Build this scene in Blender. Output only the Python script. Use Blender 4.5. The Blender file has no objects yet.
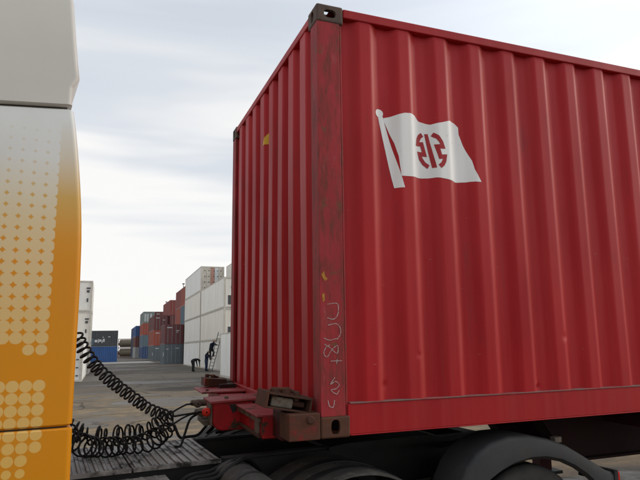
import bpy, bmesh, math, random
from mathutils import Vector, Matrix, noise
random.seed(7)
R = math.radians
S = bpy.context.scene
COL = S.collection

# ------------------------------------------------------------------ camera, sky, sun, exposure
cam = bpy.data.cameras.new('camera'); camo = bpy.data.objects.new('camera', cam); COL.objects.link(camo)
cam.sensor_width = 36.0; cam.lens = 567.156 / 640 * 36; cam.clip_start = 0.05; cam.clip_end = 4000
ax = Vector((0.936, -0.353, -0.021)).normalized(); fw = Vector((0.350, 0.918, 0.184)).normalized()
fw = (fw - ax * fw.dot(ax)).normalized(); up = ax.cross(fw)
camo.matrix_world = Matrix.Translation((-1.140, -3.036, 1.891)) @ Matrix((ax, up, -fw)).transposed().to_4x4()
S.camera = camo

SUN_EL, SUN_ROT = R(26), R(99)          # soft low sun behind thin cloud, from the right
sd = Vector((math.sin(SUN_ROT) * math.cos(SUN_EL), math.cos(SUN_ROT) * math.cos(SUN_EL), math.sin(SUN_EL)))
sun = bpy.data.lights.new('sun', 'SUN'); sun.energy = 1.3; sun.angle = R(20); sun.color = (1.0, 0.93, 0.82)
suno = bpy.data.objects.new('sun', sun); COL.objects.link(suno)
suno.rotation_euler = sd.to_track_quat('Z', 'Y').to_euler()

W = bpy.data.worlds.new('World'); S.world = W; W.use_nodes = True
nt = W.node_tree; nt.nodes.clear()
def wn(t, **k):
    n = nt.nodes.new(t)
    for a, b in k.items(): setattr(n, a, b)
    return n
wo = wn('ShaderNodeOutputWorld'); wb = wn('ShaderNodeBackground'); wb.inputs['Strength'].default_value = 0.1
sky = wn('ShaderNodeTexSky', sky_type='NISHITA', sun_disc=False, sun_elevation=SUN_EL, sun_rotation=SUN_ROT, air_density=1.0, dust_density=2.0, ozone_density=1.0)
tc = wn('ShaderNodeTexCoord'); sep = wn('ShaderNodeSeparateXYZ'); nt.links.new(tc.outputs['Generated'], sep.inputs[0])
mp = wn('ShaderNodeMapping'); mp.inputs['Scale'].default_value = (.9, .7, 7.0); mp.inputs['Rotation'].default_value = (0.05, 0.10, 0.5)
nt.links.new(tc.outputs['Generated'], mp.inputs[0])
nz = wn('ShaderNodeTexNoise'); nz.inputs['Scale'].default_value = 1.7; nz.inputs['Detail'].default_value = 3; nz.inputs['Roughness'].default_value = 0.5; nz.inputs['Distortion'].default_value = 0.35
nt.links.new(mp.outputs[0], nz.inputs['Vector'])
hr = wn('ShaderNodeMapRange'); hr.inputs[1].default_value = 0.04; hr.inputs[2].default_value = 0.62; hr.inputs[3].default_value = 0.30; hr.inputs[4].default_value = -0.12
nt.links.new(sep.outputs['Z'], hr.inputs[0])
ad = wn('ShaderNodeMath', operation='ADD'); nt.links.new(nz.outputs['Fac'], ad.inputs[0]); nt.links.new(hr.outputs[0], ad.inputs[1])
cr = wn('ShaderNodeValToRGB'); e = cr.color_ramp.elements
e[0].position = 0.34; e[0].color = (7.05, 7.55, 8.3, 1); e[1].position = 0.71; e[1].color = (10.7, 10.55, 10.3, 1)
m_ = e.new(0.52); m_.color = (7.9, 8.3, 8.85, 1)
nt.links.new(ad.outputs[0], cr.inputs[0])
mx = wn('ShaderNodeMix', data_type='RGBA'); mx.inputs[0].default_value = 0.88
nt.links.new(sky.outputs[0], mx.inputs[6]); nt.links.new(cr.outputs[0], mx.inputs[7])
# the veil of cloud is brighter around the hidden sun
dp = wn('ShaderNodeVectorMath', operation='DOT_PRODUCT'); nrm_ = wn('ShaderNodeVectorMath', operation='NORMALIZE'); nt.links.new(tc.outputs['Generated'], nrm_.inputs[0]); nt.links.new(nrm_.outputs[0], dp.inputs[0]); dp.inputs[1].default_value = sd
gl = wn('ShaderNodeMapRange', interpolation_type='SMOOTHSTEP'); gl.inputs[1].default_value = 0.25; gl.inputs[2].default_value = 1.0; gl.inputs[3].default_value = 1.0; gl.inputs[4].default_value = 1.55; nt.links.new(dp.outputs['Value'], gl.inputs[0])
sc_ = wn('ShaderNodeVectorMath', operation='SCALE'); nt.links.new(mx.outputs[2], sc_.inputs[0]); nt.links.new(gl.outputs[0], sc_.inputs['Scale'])
nt.links.new(sc_.outputs[0], wb.inputs['Color']); nt.links.new(wb.outputs[0], wo.inputs[0])

S.view_settings.view_transform = 'Standard'; S.view_settings.look = 'None'
S.view_settings.exposure = 0.0; S.view_settings.gamma = 1.0; S.view_settings.use_curve_mapping = False

# ------------------------------------------------------------------ frames: the truck stands on a cambered strip of yard
ALPHA = R(1.68)
TRUCK = Matrix.Translation((0, 0, 1.39)) @ Matrix.Rotation(ALPHA, 4, 'X')
PV = Vector((0.8, 1.22, 0))
TRACTOR = TRUCK @ Matrix.Translation(PV) @ Matrix.Rotation(R(5), 4, 'Z') @ Matrix.Translation(-PV)

# ------------------------------------------------------------------ material helpers
class N:
    def __init__(s, name):
        s.m = bpy.data.materials.new(name); s.m.use_nodes = True; s.t = s.m.node_tree
        s.b = s.t.nodes['Principled BSDF']; s.tc = s.t.nodes.new('ShaderNodeTexCoord')
    def new(s, t, **k):
        n = s.t.nodes.new(t)
        for a, b in k.items(): setattr(n, a, b)
        return n
    def link(s, a, b): s.t.links.new(a, b)
    def val(s, sock, v):
        if isinstance(v, bpy.types.NodeSocket): s.link(v, sock)
        else: sock.default_value = v
    def math(s, op, a, b=0.0, c=None):
        n = s.new('ShaderNodeMath', operation=op); s.val(n.inputs[0], a); s.val(n.inputs[1], b)
        if c is not None: s.val(n.inputs[2], c)
        return n.outputs[0]
    def noise(s, scale, stretch=(1, 1, 1), detail=4, rough=.55, loc=(0, 0, 0), dist=0):
        mp = s.new('ShaderNodeMapping'); mp.inputs['Scale'].default_value = stretch; mp.inputs['Location'].default_value = loc
        s.link(s.tc.outputs['Object'], mp.inputs[0])
        n = s.new('ShaderNodeTexNoise'); n.inputs['Scale'].default_value = scale; n.inputs['Detail'].default_value = detail
        n.inputs['Roughness'].default_value = rough; n.inputs['Distortion'].default_value = dist
        s.link(mp.outputs[0], n.inputs['Vector']); return n.outputs['Fac']
    def rng(s, v, a, b, c=0.0, d=1.0):
        n = s.new('ShaderNodeMapRange'); s.val(n.inputs[0], v)
        for i, x in enumerate((a, b, c, d)): s.val(n.inputs[i + 1], x)
        return n.outputs[0]
    def mix(s, f, a, b):
        n = s.new('ShaderNodeMix', data_type='RGBA'); s.val(n.inputs[0], f)
        for i, x in ((6, a), (7, b)):
            if isinstance(x, tuple): n.inputs[i].default_value = (*x, 1)
            else: s.link(x, n.inputs[i])
        return n.outputs[2]
    def done(s, col, rough=.5, metal=0.0, bump=None, bs=.2, bd=.01, spec=.5):
        if isinstance(col, tuple): s.b.inputs['Base Color'].default_value = (*col, 1)
        else: s.link(col, s.b.inputs['Base Color'])
        s.val(s.b.inputs['Roughness'], rough); s.b.inputs['Metallic'].default_value = metal
        s.b.inputs['Specular IOR Level'].default_value = spec
        if bump is not None:
            n = s.new('ShaderNodeBump'); n.inputs['Strength'].default_value = bs; n.inputs['Distance'].default_value = bd
            s.link(bump, n.inputs['Height']); s.link(n.outputs[0], s.b.inputs['Normal'])
        return s.m

def pm(name, c1, c2=None, scale=3, rough=.55, metal=0.0, stretch=(1, 1, 1), rust=None, rscale=6, rthr=(.58, .66), rstretch=(1, 1, 1), bump=.15, bscale=40, bd=.004, spec=.22):
    n = N(name); f = n.rng(n.noise(scale, stretch), .3, .7)
    c = n.mix(f, c1, c2 or tuple(x * .75 for x in c1))
    rg = rough
    if rust:
        rf = n.rng(n.noise(rscale, rstretch, 6, .65, (3, 7, 1)), rthr[0], rthr[1])
        r2 = n.mix(n.noise(30, detail=3), rust, tuple(x * .5 for x in rust))
        c = n.mix(rf, c, r2); rg = n.rng(rf, 0, 1, rough, .85)
    return n.done(c, rg, metal, n.noise(bscale, detail=3), bump, bd, spec)

M = {}
RUST = (.10, .042, .022)
# red container paint: faded vertically streaked
def red_paint(name, base, fade, dark, rust_amt, ribs=False):
    n = N(name)
    f = n.rng(n.noise(2.2, (1, 1, .35), 4), .32, .68)
    st = n.rng(n.noise(9, (1.6, 1.6, .06), 5, .6), .40, .75)
    c = n.mix(f, base, dark); c = n.mix(n.math('MULTIPLY', st, .45), c, fade)
    dirt = n.rng(n.noise(5, (1, 1, .25), 6, .7, (4, 2, 9)), .58, .78)
    c = n.mix(n.math('MULTIPLY', dirt, .5), c, (.13, .022, .022))
    sc = n.rng(n.noise(26, (1, 1, .3), 6, .75, (1, 5, 2)), rust_amt, rust_amt + .05)
    c = n.mix(sc, c, RUST)
    if ribs:      # rib-edge highlights painted into the rubbed paint, scrapes and rust runs low down
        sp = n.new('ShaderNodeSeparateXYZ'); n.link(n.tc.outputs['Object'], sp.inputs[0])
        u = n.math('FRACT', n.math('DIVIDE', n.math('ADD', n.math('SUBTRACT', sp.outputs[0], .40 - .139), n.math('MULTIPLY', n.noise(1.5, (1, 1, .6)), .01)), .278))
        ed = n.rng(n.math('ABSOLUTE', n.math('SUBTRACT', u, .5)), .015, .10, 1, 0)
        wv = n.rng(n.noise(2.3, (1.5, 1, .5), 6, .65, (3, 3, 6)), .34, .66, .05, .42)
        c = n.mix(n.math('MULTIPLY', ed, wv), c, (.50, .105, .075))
        run = n.rng(n.noise(20, (1, 1, .035), 6, .7, (6, 1, 2)), .60, .74); low = n.rng(n.noise(1.1, (1, 1, .8), 3, .5, (9, 4, 4)), .45, .7)
        c = n.mix(n.math('MULTIPLY', n.math('MULTIPLY', run, low), .75), c, (.13, .035, .024))
        scr = n.rng(n.noise(7, (.5, 1, 3.2), 8, .8, (1, 1, 7)), .665, .68); c = n.mix(n.math('MULTIPLY', scr, .7), c, (.38, .16, .14))
    r = n.rng(f, 0, 1, .46, .60)
    return n.done(c, r, 0, n.noise(3.0, (1, 1, .5), 3), .10, .02, .24)
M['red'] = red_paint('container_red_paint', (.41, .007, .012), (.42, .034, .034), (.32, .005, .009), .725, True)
M['red_rail'] = red_paint('container_red_rail_paint', (.38, .009, .013), (.38, .036, .034), (.29, .006, .010), .70)
def post_mat():
    n = N('worn_post_paint')
    f = n.rng(n.noise(5, (1, 1, .5), 5), .3, .7); c = n.mix(f, (.36, .034, .040), (.27, .024, .028))
    w = n.rng(n.noise(16, (1, 1, .22), 8, .72, (2, 2, 2)), .45, .63); c = n.mix(n.math('MULTIPLY', w, .75), c, (.11, .036, .026))
    v = n.rng(n.noise(40, (1, 1, .12), 5, .7, (8, 1, 3)), .60, .70); c = n.mix(n.math('MULTIPLY', v, .8), c, (.045, .026, .022))
    p = n.rng(n.noise(9, (1, 1, .8), 7, .7, (9, 9, 4)), .60, .66); c = n.mix(p, c, (.15, .06, .03))
    k = n.rng(n.noise(11, (1, 1, .3), 7, .7, (5, 3, 8)), .58, .68); c = n.mix(n.math('MULTIPLY', k, .5), c, (.33, .10, .10))
    return n.done(c, .65, 0, n.noise(30, (1, 1, .4), 6, .7), .35, .006, .2)
M['post'] = post_mat()
M['ledge'] = pm('pale_red_ledge', (.30, .10, .095), (.22, .045, .045), 9, .7, stretch=(1, 1, 1), rust=(.24, .17, .15), rscale=5, rthr=(.45, .6))  # paler, greyer red than the rails
M['casting'] = pm('rusty_casting_steel', (.075, .036, .024), (.105, .043, .025), 7, .8, rust=(.15, .055, .02), rscale=9, rthr=(.55, .7), bump=.5)
M['casting_top'] = pm('weathered_casting_steel', (.075, .060, .052), (.12, .075, .058), 9, .75, rust=(.10, .045, .03), rscale=11, rthr=(.58, .7), bump=.5)
M['white_print'] = pm('white_decal_film', (.84, .84, .82), (.74, .73, .71), 6, .5, stretch=(1, 1, .15), rust=(.50, .36, .34), rscale=22, rthr=(.66, .72), bump=.05)
M['red_print'] = pm('red_decal_film', (.38, .022, .028), (.31, .02, .024), 8, .5, bump=.05)
M['chalk'] = pm('pale_chalk', (.50, .46, .44), (.26, .07, .07), 90, .9)
M['yellow_print'] = pm('yellow_label_film', (.65, .42, .04), (.55, .33, .03), 30, .5)
M['yellow_paint'] = pm('yellow_paint_spatter', (.48, .24, .03), (.30, .13, .03), 40, .7)
M['black_print'] = pm('black_label_film', (.03, .03, .03), None, 30, .5)
M['trailer_red'] = pm('trailer_red_paint', (.40, .012, .018), (.26, .010, .013), 6, .55, rust=(.065, .042, .028), rscale=7, rthr=(.54, .62), bump=.3)
M['dusty_red'] = pm('dusty_worn_red_plate', (.30, .065, .066), (.26, .024, .028), 5, .6, rust=(.10, .06, .045), rscale=8, rthr=(.56, .66), bump=.3)
M['trailer_dark'] = pm('trailer_shaded_red_paint', (.055, .008, .009), (.03, .008, .008), 5, .7, rust=(.03, .025, .02), rscale=5, rthr=(.5, .65))  # trailer red darkened: shade under the container put into the colour
M['rust'] = pm('brown_rusted_steel', (.080, .032, .021), (.05, .028, .020), 9, .85, rust=(.18, .07, .025), rscale=6, rthr=(.55, .68), bump=.5)
M['rust_red'] = pm('rusted_red_steel', (.10, .036, .022), (.06, .03, .019), 8, .8, rust=(.24, .026, .026), rscale=6, rthr=(.54, .64), bump=.4)
M['bare'] = pm('grimy_bare_steel', (.17, .14, .11), (.09, .075, .06), 12, .7, rust=RUST, rscale=10, rthr=(.55, .65))
M['black_metal'] = pm('black_chassis_paint', (.016, .016, .017), (.028, .027, .026), 6, .65, rust=(.06, .052, .045), rscale=5, rthr=(.58, .8))
M['rubber'] = pm('black_rubber', (.009, .009, .010), (.014, .013, .013), 10, .6, spec=.25)
M['tyre'] = pm('dusty_tyre_rubber', (.022, .022, .022), (.045, .042, .038), 9, .85, bump=.4)
M['beam_black'] = pm('shade_darkened_red_beam', (.020, .006, .006), (.014, .007, .007), 5, .8)  # red beam taken near black, deep shade below the container painted in
M['mudguard'] = pm('dark_grey_plastic', (.026, .027, .029), (.036, .036, .037), 4, .62, rust=(.06, .056, .05), rscale=4, rthr=(.52, .8))
M['mud_dust'] = pm('dusty_grey_plastic', (.075, .072, .066), (.035, .034, .032), 6, .8, rust=(.13, .118, .10), rscale=7, rthr=(.52, .66))
M['alu'] = pm('grimy_aluminium', (.33, .32, .30), (.21, .205, .195), 8, .5, .2, stretch=(1, .2, 1), rust=(.05, .047, .043), rscale=8, rthr=(.48, .66), bump=.3)
M['rim'] = pm('steel_rim', (.30, .30, .30), (.2, .2, .19), 8, .5, .5)
M['red_lens'] = pm('red_lamp_lens', (.55, .015, .012), (.45, .012, .01), 9, .2)
M['red_plastic'] = pm('red_coupling_plastic', (.65, .035, .02), (.5, .03, .02), 30, .5)
M['glass'] = N('dark_cab_glass').done((.02, .024, .027), .05)
M['roof_paint'] = pm('cream_grey_cab_paint', (.57, .55, .51), (.53, .515, .48), 2, .38, bump=.03)
M['seam'] = N('dark_seam_rubber').done((.05, .035, .02), .7)

def cab_paint():
    n = N('cab_fade_dot_livery')
    sp = n.new('ShaderNodeSeparateXYZ'); n.link(n.tc.outputs['Object'], sp.inputs[0]); x, y, z = sp.outputs
    g = n.rng(z, .90, 1.60)
    rp = n.new('ShaderNodeValToRGB'); n.link(g, rp.inputs[0]); el = rp.color_ramp.elements
    el[0].position = 0; el[0].color = (.60, .225, .005, 1); el[1].position = 1; el[1].color = (.64, .65, .64, 1)
    for p, c in ((.18, (.60, .25, .017)), (.45, (.56, .34, .09)), (.72, (.60, .53, .42))): q = el.new(p); q.color = (*c, 1)
    base = rp.outputs[0]
    dd = n.new('ShaderNodeValToRGB'); n.link(n.rng(z, 0, 1.4), dd.inputs[0]); el = dd.color_ramp.elements
    el[0].position = 0; el[0].color = (.68, .43, .11, 1); el[1].position = 1; el[1].color = (.64, .65, .64, 1)
    for p, c in ((.5, (.62, .45, .20)), (.78, (.62, .52, .33)), (.92, (.63, .60, .52))): q = el.new(p); q.color = (*c, 1)
    p_ = .0516
    u = n.math('DIVIDE', n.math('SUBTRACT', -1.507 + p_ / 2, x), p_); v = n.math('DIVIDE', n.math('SUBTRACT', z, .776 - p_ / 2), p_)
    ci = n.math('FLOOR', u); k = n.math('FLOOR', v)
    fu = n.math('SUBTRACT', n.math('FRACT', u), .5); fv = n.math('SUBTRACT', n.math('FRACT', v), .5)
    dist = n.math('SQRT', n.math('ADD', n.math('MULTIPLY', fu, fu), n.math('MULTIPLY', fv, fv)))
    rad = n.rng(k, -15, 12, .455, .585)
    rad = n.math('SUBTRACT', rad, n.math('MULTIPLY', n.math('COMPARE', k, -15, .4), .09))
    rad = n.math('SUBTRACT', rad, n.math('MULTIPLY', n.math('COMPARE', k, -5, .4), .05))
    mk = n.rng(dist, n.math('SUBTRACT', rad, .02), n.math('ADD', rad, .02), 1, 0)
    mk = n.math('MULTIPLY', mk, n.math('GREATER_THAN', ci, -.5))
    gap = n.math('MAXIMUM', n.math('COMPARE', k, -6, .4), n.math('COMPARE', k, -7, .4))
    mk = n.math('MULTIPLY', mk, n.math('SUBTRACT', 1, gap))
    r5 = n.math('MULTIPLY', n.math('COMPARE', k, -5, .4), n.math('GREATER_THAN', ci, 1.5)); mk = n.math('MULTIPLY', mk, n.math('SUBTRACT', 1, r5))
    r14 = n.math('MULTIPLY', n.math('LESS_THAN', k, -13.5), n.math('LESS_THAN', ci, .5)); mk = n.math('MULTIPLY', mk, n.math('SUBTRACT', 1, r14))
    mk = n.math('MULTIPLY', mk, n.math('GREATER_THAN', k, -15.5)); mk = n.math('MULTIPLY', mk, n.math('LESS_THAN', y, .06))
    c = n.mix(n.math('MULTIPLY', mk, .84), base, dd.outputs[0])
    dirt = n.rng(n.noise(3, (1, 1, .4), 6, .65), .45, .8); c = n.mix(n.math('MULTIPLY', dirt, .12), c, (.22, .16, .09))
    return n.done(c, .36, 0, n.noise(2.5), .03, .01, .28)
M['cab'] = cab_paint()

def ground_mat():
    n = N('yard_asphalt')
    a = n.rng(n.noise(.09, (1, 1, 1), 6, .6), .3, .7); c = n.mix(a, (.112, .096, .078), (.155, .133, .106))
    sp = n.new('ShaderNodeSeparateXYZ'); n.link(n.tc.outputs['Object'], sp.inputs[0])
    near = n.rng(n.math('ADD', sp.outputs[1], n.math('MULTIPLY', n.noise(.16, (1, .6, 1), 3), 14)), 24, 38, 1, 0)   # a sandy worn patch by the lane
    sand = n.rng(n.noise(.42, (.8, 1.1, 1), 9, .68, (3, 1, 0), .8), .36, .50)
    c = n.mix(n.math('MULTIPLY', sand, near), c, (.28, .205, .12))
    wet = n.rng(n.noise(.26, (.7, 1.3, 1), 9, .66, (11, 5, 0), .8), .51, .57)
    c = n.mix(n.math('MULTIPLY', wet, .8), c, (.075, .066, .058))
    sp2 = n.rng(n.noise(7, detail=6, rough=.75), .35, .75); c = n.mix(n.math('MULTIPLY', sp2, .35), c, (.09, .085, .08))
    md = n.rng(n.noise(1.9, (.8, 1.1, 1), 10, .75, (2, 9, 0), .6), .44, .58); c = n.mix(n.math('MULTIPLY', md, .5), c, (.085, .072, .056))
    ex = n.math('DIVIDE', n.math('SUBTRACT', sp.outputs[0], 3.4), 3.6); ey = n.math('DIVIDE', n.math('SUBTRACT', sp.outputs[1], 26.0), 1.9)
    el_ = n.math('ADD', n.math('ADD', n.math('MULTIPLY', ex, ex), n.math('MULTIPLY', ey, ey)), n.math('MULTIPLY', n.noise(.6, detail=5), 1.6))
    c = n.mix(n.rng(el_, 1.2, 1.7, .8, 0), c, (.055, .048, .042))      # damp stain on the asphalt
    pale = n.rng(n.noise(.5, (.5, 1.4, 1), 6, .6, (7, 21, 0)), .64, .72); c = n.mix(n.math('MULTIPLY', pale, .6), c, (.33, .31, .29))
    vo = n.new('ShaderNodeTexVoronoi', feature='DISTANCE_TO_EDGE'); vo.inputs['Scale'].default_value = .22
    vm = n.new('ShaderNodeVectorMath', operation='ADD'); nn = n.new('ShaderNodeTexNoise'); nn.inputs['Scale'].default_value = .9; nn.inputs['Detail'].default_value = 6; n.link(n.tc.outputs['Object'], nn.inputs['Vector'])
    n.link(n.tc.outputs['Object'], vm.inputs[0]); n.link(nn.outputs['Color'], vm.inputs[1]); n.link(vm.outputs[0], vo.inputs['Vector'])
    c = n.mix(n.rng(vo.outputs['Distance'], .004, .014, .75, 0), c, (.04, .035, .03))     # cracks
    grit = n.rng(n.noise(3.2, detail=8, rough=.85, loc=(5, 5, 0)), .60, .68); c = n.mix(n.math('MULTIPLY', grit, .6), c, (.24, .21, .17))
    return n.done(c, n.rng(wet, 0, 1, .88, .45), 0, n.noise(18, detail=6, rough=.7), .5, .03, .12)
M['ground'] = ground_mat()
M['concrete'] = pm('pale_concrete', (.33, .31, .28), (.27, .255, .235), .6, .9, bump=.2)

# ------------------------------------------------------------------ mesh helpers
class MB:
    def __init__(s): s.v = []; s.f = []
    def add(s, vs, fs):
        o = len(s.v); s.v += [tuple(v) for v in vs]; s.f += [tuple(i + o for i in f) for f in fs]; return s
    def box(s, x0, x1, y0, y1, z0, z1, rot=None, piv=None):
        vs = [Vector((x, y, z)) for z in (z0, z1) for y in (y0, y1) for x in (x0, x1)]
        if rot is not None:
            p = Vector(piv) if piv else sum(vs, Vector()) / 8
            vs = [p + rot @ (v - p) for v in vs]
        return s.add(vs, [(0, 2, 3, 1), (4, 5, 7, 6), (0, 1, 5, 4), (2, 6, 7, 3), (0, 4, 6, 2), (1, 3, 7, 5)])
    def tube(s, pts, r, n=8, cap=True, closed=False):
        pts = [Vector(p) for p in pts]; L = len(pts); o = len(s.v); nrm = None
        rr = r if isinstance(r, (list, tuple)) else [r] * L
        for i, p in enumerate(pts):
            t = (pts[min(i + 1, L - 1)] - pts[max(i - 1, 0)]).normalized()
            if nrm is None:
                a = Vector((0, 0, 1)) if abs(t.z) < .9 else Vector((1, 0, 0)); nrm = t.cross(a).normalized()
            else: nrm = (nrm - t * nrm.dot(t)).normalized()
            b = t.cross(nrm)
            for k in range(n):
                an = 2 * math.pi * k / n; s.v.append(tuple(p + (nrm * math.cos(an) + b * math.sin(an)) * rr[i]))
        for i in range(L - 1):
            for k in range(n): s.f.append((o + i * n + k, o + i * n + (k + 1) % n, o + (i + 1) * n + (k + 1) % n, o + (i + 1) * n + k))
        if cap:
            s.f.append(tuple(o + k for k in reversed(range(n)))); s.f.append(tuple(o + (L - 1) * n + k for k in range(n)))
        return s
    def lathe(s, prof, c, axis='Y', n=32):
        # prof: (axial, radius)
        o = len(s.v); P = len(prof)
        for k in range(n):
            a = 2 * math.pi * k / n
            for t, r in prof:
                q = {'Y': (r * math.cos(a), t, r * math.sin(a)), 'X': (t, r * math.cos(a), r * math.sin(a)), 'Z': (r * math.cos(a), r * math.sin(a), t)}[axis]
                s.v.append((c[0] + q[0], c[1] + q[1], c[2] + q[2]))
        for k in range(n):
            k2 = (k + 1) % n
            for i in range(P - 1): s.f.append((o + k * P + i, o + k2 * P + i, o + k2 * P + i + 1, o + k * P + i + 1))
        return s
    def prism(s, poly, y0, y1):
        # poly in x,z extruded along y
        n = len(poly)
        return s.add([(x, y0, z) for x, z in poly] + [(x, y1, z) for x, z in poly],
                     [tuple(range(n)), tuple(range(2 * n - 1, n - 1, -1))] + [(i, i + n, (i + 1) % n + n, (i + 1) % n) for i in range(n)])
    def mesh(s, name):
        me = bpy.data.meshes.new(name); me.from_pydata(s.v, [], s.f); me.validate()
        bm = bmesh.new(); bm.from_mesh(me); bmesh.ops.recalc_face_normals(bm, faces=bm.faces); bm.to_mesh(me); bm.free()
        return me
    def build(s, name, mat, parent=None, smooth=False, bevel=0, seg=2):
        return link(name, s.mesh(name), mat, parent, smooth, bevel, seg)
def link(name, me, mat, parent=None, smooth=False, bevel=0, seg=2):
    o = bpy.data.objects.new(name, me); COL.objects.link(o); o.parent = parent
    if mat is not None and not me.materials: me.materials.append(mat if not isinstance(mat, str) else M[mat])
    if smooth:
        for p in me.polygons: p.use_smooth = True
    if bevel:
        b = o.modifiers.new('bevel', 'BEVEL'); b.width = bevel; b.segments = seg; b.limit_method = 'ANGLE'; b.angle_limit = R(35)
    return o
def smooth_by_angle(o, ang=35):
    me = o.data; bm = bmesh.new(); bm.from_mesh(me)
    for f in bm.faces: f.smooth = True
    for ed in bm.edges:
        if len(ed.link_faces) == 2 and ed.calc_face_angle(0) > R(ang): ed.smooth = False
    bm.to_mesh(me); bm.free(); return o
def tag(o, label=None, cat=None, group=None, kind=None):
    for k, v in (('label', label), ('category', cat), ('group', group), ('kind', kind)):
        if v: o[k] = v
    return o
def empty(name, mat, label, cat, group=None):
    o = bpy.data.objects.new(name, None); COL.objects.link(o); o.matrix_world = mat; o.empty_display_size = .2
    return tag(o, label, cat, group)
def catmull(P, n):
    P = [Vector(p) for p in P]; out = []; Q = [P[0] * 2 - P[1]] + P + [P[-1] * 2 - P[-2]]
    for i in range(1, len(Q) - 2):
        a, b, c, d = Q[i - 1:i + 3]
        for k in range(n):
            t = k / n
            out.append(.5 * ((2 * b) + (c - a) * t + (2 * a - 5 * b + 4 * c - d) * t * t + (3 * b - a - 3 * c + d) * t ** 3))
    out.append(P[-1]); return out
def sstep(t): t = max(0, min(1, t)); return t * t * (3 - 2 * t)

# ------------------------------------------------------------------ the yard
def mound(x, y):
    p = .1005 + .0293 * y
    fy = sstep((y + 6) / 5.2) if y < 0 else 1 - sstep((y - 3.2) / 8.5)
    fx = sstep((x + 16) / 9) * (1 - sstep((x - 14) / 10))
    return max(p, 0) * fy * fx
def steps(a, b, s, lo, hi):
    r = [a + i * s for i in range(int((b - a) / s) + 1)]; return [lo, lo / 4, lo / 12] + r + [hi / 12, hi / 4, hi]
gx = steps(-18, 26, 1.0, -1500, 1500); gy = steps(-8, 14, .5, -900, 2600)
gm = MB(); gm.add([(x, y, mound(x, y)) for y in gy for x in gx],
    [(j * len(gx) + i, j * len(gx) + i + 1, (j + 1) * len(gx) + i + 1, (j + 1) * len(gx) + i) for j in range(len(gy) - 1) for i in range(len(gx) - 1)])
tag(gm.build('ground', 'ground', smooth=True), kind='structure')
tag(MB().box(-9, 6.2, 84, 98, -.05, .05).build('pavement', 'concrete'), kind='structure')

# ------------------------------------------------------------------ the red container on the trailer
CL, CW, CH = 12.192, 2.438, 2.591
def corr(s, phase, pitch=.278, fo=.072, sl=.068):
    """0 on the outer flat, 1 on the inner flat; the rising slope is centred on phase"""
    t = (s - phase + sl / 2) % pitch
    if t < sl: return 1 - sstep(t / sl)
    if t < sl + fo: return 0.0
    if t < 2 * sl + fo: return sstep((t - sl - fo) / sl)
    return 1.0
YO, DEP = .010, .036
DENTS = [(1.768, .527, .024, .007), (1.79, .505, .016, -.004), (1.53, .21, .020, .012), (1.515, .235, .014, -.006), (.641, .436, .014, .006), (.414, .27, .02, .008)]
def side_y(x, z):
    d = YO + DEP * corr(x, .254, .278, .066, .078)
    for dx, dz, r, a in DENTS:
        q = ((x - dx) ** 2 + (z - dz) ** 2) / (r * r)
        if q < 9: d += a * math.exp(-q)
    return d + .0025 * math.sin(x * 2.1 + 1.7) * math.sin(z * 1.9)

C = empty('shipping_container', TRUCK, 'large red corrugated shipping container with white flag emblem, carried on the trailer', 'container')
def corr_sheet(fn, s0, s1, z0, z1, ns, zs):
    """grid of fn(s,z)->point"""
    m = MB(); n = ns + 1
    vs = [fn(s0 + (s1 - s0) * i / ns, z) for z in zs for i in range(n)]
    return m.add(vs, [(j * n + i, j * n + i + 1, (j + 1) * n + i + 1, (j + 1) * n + i) for j in range(len(zs) - 1) for i in range(ns)])
def lin(a, b, n): return [a + (b - a) * i / n for i in range(n + 1)]
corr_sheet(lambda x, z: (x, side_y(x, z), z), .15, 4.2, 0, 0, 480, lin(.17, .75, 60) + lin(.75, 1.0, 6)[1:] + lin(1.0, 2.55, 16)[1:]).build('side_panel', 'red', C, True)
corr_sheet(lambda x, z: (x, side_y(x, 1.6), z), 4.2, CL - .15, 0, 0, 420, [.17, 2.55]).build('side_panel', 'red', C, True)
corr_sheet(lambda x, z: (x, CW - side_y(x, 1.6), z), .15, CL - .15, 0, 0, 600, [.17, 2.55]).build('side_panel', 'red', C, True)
XO, XD = .012, .045
def front_x(y, z): return XO + XD * corr(y, .227, .26, .11, .036) + .003 * math.sin(y * 3 + z * 2)
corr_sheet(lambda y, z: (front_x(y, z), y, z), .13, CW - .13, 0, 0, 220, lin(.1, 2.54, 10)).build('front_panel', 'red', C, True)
corr_sheet(lambda x, z: (x, z, 2.574 + .012 * corr(x, .3, .209, .09, .02)), .1, CL - .1, 0, 0, 420, [.05, CW - .05]).build('roof_panel', 'red_rail', C, True)
MB().box(.15, CL - .1, .06, CW - .06, .09, .15).build('floor', 'black_metal', C)
for i in range(24): MB().box(.4 + i * .49, .45 + i * .49, .06, CW - .06, .03, .089).build('floor_beam', 'black_metal', C)
for side in (0, 1):
    f = (lambda a, b: (a, b)) if side == 0 else (lambda a, b: (CW - b, CW - a))
    y0, y1 = f(0, .06)
    m = MB(); m.box(.178, CL - .178, y0, y1, 2.522, 2.581); m.build('top_side_rail', 'red_rail', C, bevel=.006)
    y0, y1 = f(.0045, .05); m = MB().box(.165, CL - .165, y0, y1, .014, .178)
    y0, y1 = f(.0, .07); MB().box(.1785, CL - .1785, y0, y1, .1785, .186).build('rail_ledge', 'ledge', C, bevel=.002); y0, y1 = f(.003, .12); m.box(.1785, CL - .1785, y0, y1, .006, .0135)
    m.build('bottom_side_rail', 'red_rail', C, bevel=.003)
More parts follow.
